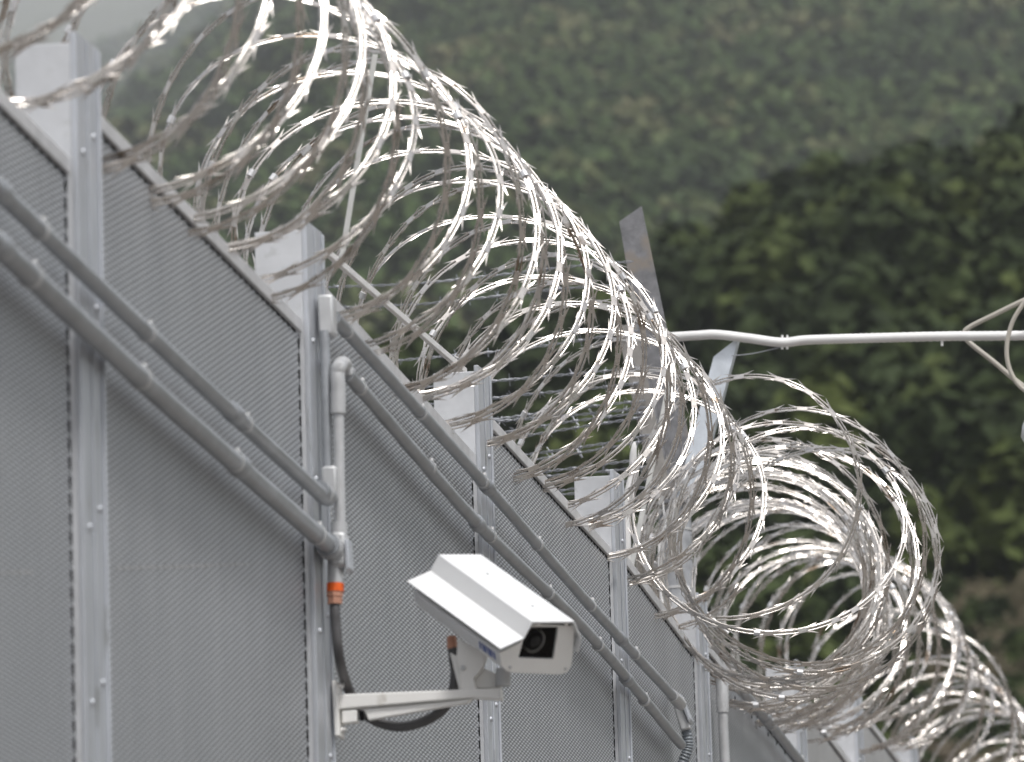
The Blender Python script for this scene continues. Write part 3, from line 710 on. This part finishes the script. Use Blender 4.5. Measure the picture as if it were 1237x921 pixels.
wires = [(765, 316, 'uppermost'), (762, 343, 'second from the top'), (772, 399, 'third from the top'), (777, 444, 'fourth from the top'), (778, 462, 'fifth from the top'),
         (780, 484, 'sixth from the top, slightly loose'), (781, 492, 'seventh from the top'), (783, 503, 'eighth from the top'), (786, 525, 'ninth from the top'), (786, 532, 'tenth from the top'),
         (790, 553, 'eleventh from the top'), (790, 563, 'third from the bottom'), (793, 578, 'just above the lowest two'), (782, 498, 'loose in the middle tangle'), (794, 588, 'second from the bottom'), (796, 600, 'lowest')]
for i, (u, v, tx) in enumerate(wires):
    a = q(u, v, -.03); b = Vector((-5.2, YP-.03+.4*random.uniform(-.2, .2), a.z+random.uniform(-.02, .03)))
    barbed('barbed wire strand running left behind the razor coils, '+tx, a, b, .02+.06*random.random(), i)
# chain link mesh below the strands
cl = thing('chain_link_fence', (tp.x-.1, YP+.02, ground_at(YP)), 'chain link mesh glimpsed between fence top and forked pole', 'fence')
zt = q(790, 607).z; x1 = tp.x-.06; cell = .055; kk = 0
for i in range(44):
    xs = x1-i*cell
    p = []
    for j in range(30):
        p.append((xs+(cell*.5 if j % 2 else 0)-.0, YP+.02+(.002 if j % 2 else -.002), zt-j*cell*.5))
    MB().tube(p, .0014, 4, False).build('wire', M['barbwire'], cl)
    p = [(a_[0]*1, a_[1]+.001, a_[2]) for a_ in [(xs-(cell*.5 if j % 2 else 0)+.0, YP+.02+(-.002 if j % 2 else .002), zt-j*cell*.5) for j in range(30)]]
    MB().tube(p, .0014, 4, False).build('wire', M['barbwire'], cl)
MB().tube([(x1-2.5, YP+.02, zt), (x1, YP+.02, zt)], .0025, 6).build('tension_wire', M['barbwire'], cl)

# ------------------------------------------------------------------ stays, straps, white pipe
def bar(name, label, cat, pa, pb, wd, th, mt, group=None):
    t = MB(); pa, pb = Vector(pa), Vector(pb); T = (pb-pa).normalized(); ay = Vector((1, 0, 0)) if abs(T.y) > .9 else Vector((0, 1, 0)); s = T.cross(ay).normalized()*wd/2
    t.prism([pa-s, pa+s, pb+s, pb-s], ay*th); o = t.build(name, mt, bevel=.001)
    o['label'] = label; o['category'] = cat
    if group: o['group'] = group
    return o
bar('flat_bar', 'white flat bar slanting down between the second and third posts', 'bar', PX(393, 306, -2.74), PX(559, 449, -2.74), .016, .012, M['white'])
bar('flat_bar', 'short stub of white bar glimpsed through the far coil', 'bar', PX(985, 806, -2.76), PX(1003, 822, -2.76), .018, .012, M['white'])
bar('stay_strap', 'pale strap slanting down through the near coil above the second post', 'strap', PY(453, 66, 14.9), PY(412, 316, 14.9), .013, .003, M['strap'], 'straps through the coils')
bar('stay_strap', 'pale strap slanting down in front of the forked pole', 'strap', PY(814, 436, 20.3), PY(748, 754, 20.3), .016, .003, M['strap'], 'straps through the coils')
ins = thing('white_pipe_end', PY(757, 640, 20.5), 'white plastic pipe end rising behind the fourth post', 'pipe')
MB().tube([PY(u, v, 20.5) for u, v in ((766.5, 534), (766, 538), (765, 550), (764.5, 570), (763, 580))], [.003, .008, .0115, .0125, .010], 12).build('tip', M['white'], ins, smooth=True)
MB().tube([PY(u, v, 20.5) for u, v in ((763, 577), (761, 586), (758, 600), (757, 625), (758, 690), (760, 800))], [.011, .013, .013, .0125, .0125, .0125], 12).build('pipe', M['white'], ins, smooth=True)
wpz = thing('white_cable_pipe', q(885, 408), 'white corrugated pipe stretching right from the tip of the forked pole', 'pipe')
pp = [q(800, 408, .03), q(842, 405.5, -.01), q(866, 404.5, -.02), q(905, 409, -.02), q(945, 414, -.02), q(975, 411, -.02), q(1040, 409, -.02), q(1140, 406.5, -.02), q(1240, 405.5, -.02), q(1500, 400, -.02)]
sp_ = bez(pp, 26); cyl(wpz, 'pipe', sp_, [.0152 if k % 2 else .0164 for k in range(len(sp_))], M['white'], 14)
for u in (945, 951, 1138):
    MB().tube([q(u, 405, -.02), q(u, 418+(u < 1000)*4, -.02)], [.004, .005], 6).build('clip', M['white'], wpz)
def cable(label, pts, r, mt, Y):
    o = MB().tube(bez([PY(u, v, Y) for u, v in pts], 10), r, 8).build('cable', mt, smooth=True); o['label'] = label; o['category'] = 'cable'; return o
cable('beige cable looping under and over the white pipe at the right edge',
      [(1310, 330), (1237, 363), (1200, 381), (1172, 395), (1165, 403), (1170, 413), (1200, 437), (1237, 467), (1300, 505)], .0085, M['cable'], YP+.15)
cable('beige cable hanging in a hook shape at the right edge', [(1260, 335), (1237, 366), (1222, 392), (1216, 424), (1222, 452), (1240, 473), (1280, 488)], .0075, M['cable'], YP-.10)
cable('thin tie wire sagging from the right arm of the forked pole', [(884, 430), (905, 428), (925, 424), (946, 419)], .0016, M['barbwire'], YP-.02)
cable('white cable hanging down the forked pole in front', [(838, 560), (822, 600), (800, 640), (797, 680), (799, 720), (806, 752), (826, 775)], .0065, M['white'], YP-.09)
cable('thin steel cable bowing down the right side of the forked pole', [(800, 600), (806, 650), (820, 690), (845, 730), (880, 765)], .004, M['clip'], YP-.12)
o = MB(); o.tube([PY(1243, 505, YP), PY(1243, 515, YP), PY(1242, 528, YP), PY(1243, 538, YP)], [.012, .022, .024, .010], 12)
o = o.build('insulator', M['fitting'], smooth=True); o['label'] = 'pale grey knob showing at the right edge below the cables'; o['category'] = 'insulator'

# ------------------------------------------------------------------ haze
hm = bpy.data.materials.new('haze'); hm.use_nodes = True; n = hm.node_tree.nodes; n.remove(n['Principled BSDF'])
pv = n.new('ShaderNodeVolumePrincipled'); pv.inputs['Color'].default_value = (.94, .96, 1, 1); pv.inputs['Density'].default_value = .00010; pv.inputs['Anisotropy'].default_value = 0
hm.node_tree.links.new(pv.outputs[0], n['Material Output'].inputs['Volume'])
o = MB().box((-16500, -16500, -30), (16500, 16500, 3450)).build('haze', hm, kind='stuff'); o['label'] = 'thin pale mist in front of the mountain'
for o in bpy.data.objects:
    if 'org' in o: del o['org']
